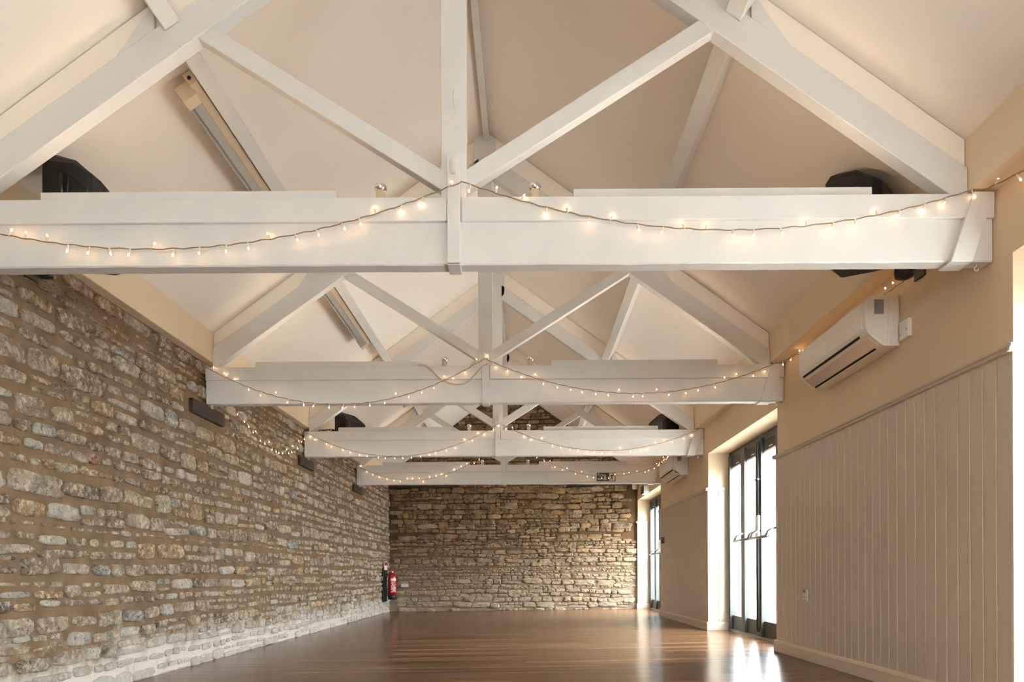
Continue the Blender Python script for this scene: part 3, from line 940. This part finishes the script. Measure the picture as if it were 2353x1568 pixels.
s2 = copy_tree(s0); place_speaker(s2, (-2.27, 8.98, 2.55), math.radians(60), (0, 0), 'black loudspeaker behind the left end of the third truss')
s3 = copy_tree(s0); place_speaker(s3, (1.82, 8.98, 2.55), math.radians(-60), (0, 0), 'black loudspeaker behind the right end of the third truss')
bracket('black speaker bracket on the right wall behind the nearest truss', (2.198, 3.86, 2.40), (2.198, 3.86, 2.40), (2.04, 3.74, 2.315))
bracket('black speaker bracket on the left stone wall behind the nearest truss', (-2.70, 3.80, 2.40), (-2.70, 3.80, 2.40), (-2.53, 3.66, 2.315))
bracket('black speaker bracket on the left stone wall behind the third truss', (-2.70, 9.05, 2.55), (-2.70, 9.05, 2.55), (-2.46, 9.02, 2.55))
bracket('black speaker bracket on the right wall behind the third truss', (2.198, 9.05, 2.44), (2.198, 9.05, 2.44), (2.02, 9.02, 2.44))
m = MB()
for k in range(3):
    c = V3((-2.56 + .05 * k, 8.80 + .02 * k, 2.50))
    m.tube([c + V3((.06 * math.cos(a), .02 * math.sin(a), .045 * math.sin(a) + .01 * k)) for a in [j * .4 for j in range(17)]], .005, 6)
tag(m.build('speaker_cable', M['black_gloss']), 'coil of black cable behind the left end of the third truss beam', 'cable')

# ------------------------------------------------------------------ air conditioners on the right wall
def make_ac():
    D = empty('air_conditioner')
    L = .99                                            # local: x out from the wall is negative, y along, z up from the underside
    prof = [(0, 0), (-.085, 0), (-.100, .004), (-.184, .074), (-.197, .11), (-.202, .20), (-.196, .262), (-.172, .292), (-.14, .300), (0, .300)]
    MB().prism(prof, 0, L).build('casing', M['ac'], D, bevel=.007)
    fp = [(-.190, .090), (-.200, .115), (-.207, .20), (-.201, .268), (-.196, .268), (-.199, .20), (-.190, .115), (-.182, .088)]
    MB().prism(fp, .045, L - .03).build('front_panel', M['ac'], D, bevel=.002)
    sl = [(-.180, .074), (-.187, .088), (-.181, .090), (-.174, .076)]
    m = MB()
    m.prism([(p[0] - .006, p[1]) for p in sl], .10, L - .05)
    m.prism([(-.098, .002), (-.109, .0085), (-.106, .013), (-.095, .008)], .08, L - .05)
    m.build('air_slot', M['dark_slot'], D)
    MB().prism([(-.112, .014), (-.168, .0605), (-.173, .0545), (-.117, .008)], .13, L - .05).build('louvre', M['ac_grey'], D)
    m = MB(); m.prism([(-.112, .014), (-.168, .0605), (-.171, .057), (-.115, .0105)], .03, .12); m.build('display', M['ac_grey'], D)
    m = MB()
    for k in range(6): m.box(-.012 - .012 * k - .002, -.012 - .012 * k + .002, -.004, .001, .012, .288)
    m.build('side_ribs', M['ac'], D)
    m = MB(); m.box(-.150, -.095, -.0035, .001, .185, .270)
    lb = m.build('rating_label', M['label_grey'], D)
    m = MB(); rr = random.Random(8)
    for k in range(9):
        z = .262 - k * .0085
        x = -.147
        while x < -.102:
            w = rr.uniform(.004, .014); m.box(x, min(x + w, -.098), -.0042, -.0033, z - .002, z + .002); x += w + .003
    m.build('print_rows', M['label_ink'], lb)
    return D
a0 = make_ac(); a0.location = (XR - .001, 4.08, 2.030)
tag(a0, 'white wall air conditioner near the right, just beyond the nearest truss', 'air conditioner', 'wall air conditioners on the right wall')
a1 = copy_tree(a0); a1.location = (XR - .001, 9.34, 2.030)
tag(a1, 'white wall air conditioner with its flap open, far down the right wall', 'air conditioner', 'wall air conditioners on the right wall')
for ch in a1.children:                                  # its flap stands open
    if ch.name.startswith('louvre'):
        ch.data = MB().prism([(-.112, .014), (-.186, .040), (-.190, .028), (-.116, .004)], .05, .94).build('louvre', M['label_white']).data
for o in [o for o in bpy.data.objects if o.name.startswith('louvre') and o.parent is None]:
    bpy.data.objects.remove(o)
m = MB(); m.box(XR - .022, XR + .001, 3.955, 4.052, 2.045, 2.150)
D = m.build('switch_box', M['white'], bevel=.004)
tag(D, 'square white isolator switch box beside the near air conditioner', 'switch box')
off = MB(); off.tube([(XR - .024, 3.975, 2.09), (XR - .021, 3.975, 2.09)], .003, 8); off.tube([(XR - .024, 4.035, 2.075), (XR - .021, 4.035, 2.075)], .003, 8)
off.build('screws', M['label_ink'], D)

# ------------------------------------------------------------------ sockets, sensors and signs
def socket(loc, rz, w, h, gangs, label):
    D = empty('wall_socket', loc, rz)                   # local -y faces the room
    MB().box(-w / 2, w / 2, -.012, .0, -h / 2, h / 2).build('plate', M['socket_plate'], D, bevel=.003)
    for g in range(gangs):
        cx = (g - (gangs - 1) / 2) * w / max(gangs, 1)
        MB().box(cx - .028, cx + .028, -.0145, -.011, -.034, .018).build('socket_face', M['label_white'], D)
        m = MB()
        for dx, dz in ((0, .004), (-.011, -.016), (.011, -.016)): m.box(cx + dx - .003, cx + dx + .003, -.0155, -.014, dz - .005, dz + .005)
        m.build('pin_holes', M['label_ink'], D)
        MB().box(cx - .008, cx + .008, -.019, -.011, .020, .036).build('rocker', M['label_ink'], D)
    tag(D, label, 'socket')
socket((XR - .013, 5.43, .53), math.radians(-90), .086, .098, 1, 'steel single socket low on the near right panelling')
socket((-2.40, far_y(-2.4) - .028, .50), 0, .150, .09, 2, 'steel double socket on the far stone wall beside the fire extinguisher')

m = MB(); D = empty('fire_alarm_sounder', (XR - .013, 10.97, 1.23))
MB().box(-.045, 0, -.045, .045, -.05, .05).build('casing', M['darkred'], D, bevel=.006)
MB().box(-.048, -.044, -.028, .028, -.03, .03).build('front_plate', M['red'], D)
tag(D, 'small dark red call point box on the far panelling', 'call point')

D = empty('exit_light', (XR - .002, 12.25, 2.185))
MB().box(-.10, 0, 0, .34, -.03, .075).build('housing', M['white'], D, bevel=.008)
MB().box(-.105, -.098, -.004, .30, -.065, .085).build('sign_face', M['exit_green'], D, bevel=.003)
MB().box(-.10, -.02, .03, .30, -.06, -.03).build('diffuser', M['label_white'], D, bevel=.01)
tag(D, 'small white emergency exit light with a dark green face above the farthest doors', 'exit light')
D = empty('alarm_bell', (2.14, far_y(2.14) - .02, 2.395))
m = MB(); m.lathe([(.045, -.05), (.055, -.02), (.055, .04), (.04, .05)], 18, c=(0, -.06, 0)); m.build('sounder', M['label_white'], D)
MB().box(-.04, .04, -.02, .0, -.05, .05).build('base', M['white'], D, bevel=.004)
tag(D, 'small white round alarm at the top right corner of the far stone wall', 'alarm')

# ------------------------------------------------------------------ green fire exit sign on the farthest beam
def text_mesh(s, size, loc, mat, parent, name='lettering'):
    cu = bpy.data.curves.new('lettering', 'FONT'); cu.body = s; cu.size = size; cu.extrude = .0006
    o = bpy.data.objects.new('lettering', cu); col.objects.link(o)
    bpy.context.view_layer.update()
    me = bpy.data.meshes.new_from_object(o.evaluated_get(bpy.context.evaluated_depsgraph_get()))
    bpy.data.objects.remove(o)
    r = Matrix.Rotation(math.pi / 2, 4, 'X'); me.transform(r); me.materials.clear(); me.materials.append(mat)
    ob = bpy.data.objects.new(name, me); col.objects.link(ob); ob.parent = parent; ob.location = loc
    return ob
D = empty('fire_exit_sign', (1.312, TRUSS_Y[3] - .012, 2.262))
MB().box(-.150, .150, -.002, .010, -.068, .068).build('board', M['sign_green'], D, bevel=.002)
text_mesh('Fire', .068, (-.138, -.003, .012), M['sign_white'], D)
text_mesh('exit', .068, (-.138, -.003, -.050), M['sign_white'], D)
m = MB()
def flat(poly): m.prism(poly, -.0035, -.002)
for k in range(4):                                      # flames
    z = -.045 + .024 * k; w = .05 - .007 * k; x = -.015
    flat([(x - w / 2, z), (x - w * .1, z - .012), (x + w / 2, z + .004), (x + w * .3, z + .014), (x + w * .02, z + .002), (x - w * .35, z + .012)])
m.build('flames', M['sign_white'], D)
m = MB(); flat([(.050, -.060), (.138, -.060), (.138, .060), (.050, .060)]); m.build('doorway', M['sign_white'], D)
m = MB()
def flat2(poly): m.prism(poly, -.005, -.0035)
flat2([(.110 + .010 * math.cos(a), .042 + .010 * math.sin(a)) for a in [k * math.pi / 6 for k in range(12)]])
flat2([(.085, .030), (.104, .034), (.108, .020), (.096, -.010), (.080, -.006)])
flat2([(.088, .032), (.066, .022), (.060, .004), (.068, .002), (.073, .016), (.092, .022)])
flat2([(.104, .030), (.118, .012), (.130, .018), (.127, .026), (.119, .022), (.109, .034)])
flat2([(.096, -.006), (.112, -.022), (.106, -.052), (.097, -.050), (.100, -.026), (.084, -.008)])
flat2([(.082, -.004), (.076, -.028), (.052, -.032), (.052, -.041), (.084, -.036), (.094, -.010)])
m.build('running_figure', M['sign_green'], D)
tag(D, 'green and white Fire exit sign with running figure on the farthest tie beam', 'sign')

# ------------------------------------------------------------------ fire extinguisher by the far left corner
D = empty('extinguisher_board', (XL + .012, 13.35, .19))
MB().box(0, .025, -.16, .16, 0, .60).build('backboard', M['black'], D, bevel=.004)
tag(D, 'tall black backboard on the left wall behind the red fire extinguisher', 'board')
D = empty('instruction_sign', (XL + .04, 13.37, .80))
MB().box(-.012, 0, -.12, .13, 0, .16).build('plate', M['label_white'], D)
MB().box(0, .0015, -.11, .12, .085, .15).build('red_panel', M['red'], D)
tag(D, 'small white and red instruction sign above the fire extinguisher', 'sign')
D = empty('fire_extinguisher', (-2.535, 13.30, .235))
m = MB(); m.lathe([(.080, .07), (.080, .42), (.074, .45), (.055, .48), (.03, .495), (.022, .51)], 24); m.build('cylinder', M['red'], D)
m = MB(); m.lathe([(.076, 0), (.083, .005), (.083, .072), (.081, .08)], 24); m.build('base_boot', M['black_gloss'], D)
m = MB(); m.box(-.140, -.03, -.012, .012, .46, .475); m.box(-.140, -.07, -.02, .02, .20, .215); m.build('wall_hanger', M['black_gloss'], D)
m = MB(); m.lathe([(.020, .505), (.024, .515), (.024, .535), (.012, .545)], 14); m.build('valve', M['chrome'], D)
m = MB(); m.tube([(.01, -.01, .54), (-.02, -.03, .565), (-.05, -.06, .585)], .008, 8); m.tube([(.01, -.01, .535), (-.03, -.04, .545), (-.06, -.07, .545)], .007, 8)
m.build('lever', M['red'], D)
m = MB(); m.tube(smooth([V3((-.02, -.01, .52)), V3((-.07, -.03, .49)), V3((-.105, -.05, .38)), V3((-.095, -.06, .24)), V3((-.075, -.06, .12)), V3((-.07, -.055, .05))]), .009, 8)
m.build('hose', M['black_gloss'], D)
m = MB()
arc = [math.radians(a) for a in range(-100, -19, 10)]
for z0, z1, k in ((.355, .405, 0), (.135, .345, 1)):
    vs = [( .0812 * math.cos(a), .0812 * math.sin(a), z) for a in arc for z in (z0, z1)]
    m.add(vs, [(2 * i, 2 * i + 2, 2 * i + 3, 2 * i + 1) for i in range(len(arc) - 1)], k, True)
m2 = m.build('label_panel', [M['label_white'], M['red']], D)
m = MB(); rr = random.Random(4)
z = .335
while z > .15:
    for a0 in range(-96, -26, 12):
        if rr.random() < .75:
            a1_ = a0 + rr.uniform(6, 11)
            A = [math.radians(a0), math.radians(a1_)]
            m.add([(.0822 * math.cos(a), .0822 * math.sin(a), zz) for a in A for zz in (z - .012, z)], [(0, 2, 3, 1)], 0)
    z -= .02
m.build('white_print', M['label_white'], m2)
tag(D, 'red fire extinguisher with a black base hanging at the far left corner', 'fire extinguisher')

# ------------------------------------------------------------------ old timber in the stone walls
for (a, b), nm in zip(pads, ('second', 'third', 'farthest')):
    m = MB(); m.box(XL - .06, XL + .022, a + .02, b - .02, 2.035, 2.150)
    tag(m.build('timber_pad', M['timber'], bevel=.006), 'dark old timber pad in the left stone wall under the %s truss beam' % nm, 'timber pad', 'timber pads under the beam ends')
for x0, x1, lab in ((-2.66, -1.30, 'left'), (.85, 2.08, 'right')):
    m = MB(); y = far_y((x0 + x1) / 2)
    vs = []
    m.add([(x, far_y(x) - dy, z) for x in (x0, x1) for dy in (.05, -.005) for z in (2.435, 2.50)],
          [(0, 1, 3, 2), (4, 6, 7, 5), (0, 4, 5, 1), (2, 3, 7, 6), (0, 2, 6, 4), (1, 5, 7, 3)])
    tag(m.build('timber_board', M['timber']), 'dark narrow timber board high on the %s half of the far stone wall' % lab, 'timber board', 'timber boards on the far wall')
for x, lab in ((-.735, 'left'), (.266, 'right')):
    m = MB(); pts = [V3((x, TRUSS_Y[3] + .03, BZ0 - .004))]
    c = V3((x, TRUSS_Y[3] + .03, BZ0 - .042))
    pts += [c + V3((.028 * math.sin(k * .42), 0, .028 * math.cos(k * .42))) for k in range(16)]
    m.tube(pts, .005, 6)
    tag(m.build('ring_hook', M['black_gloss']), 'black ring hook under the farthest tie beam, %s of its king post' % lab, 'hook', 'ring hooks under the farthest beam')
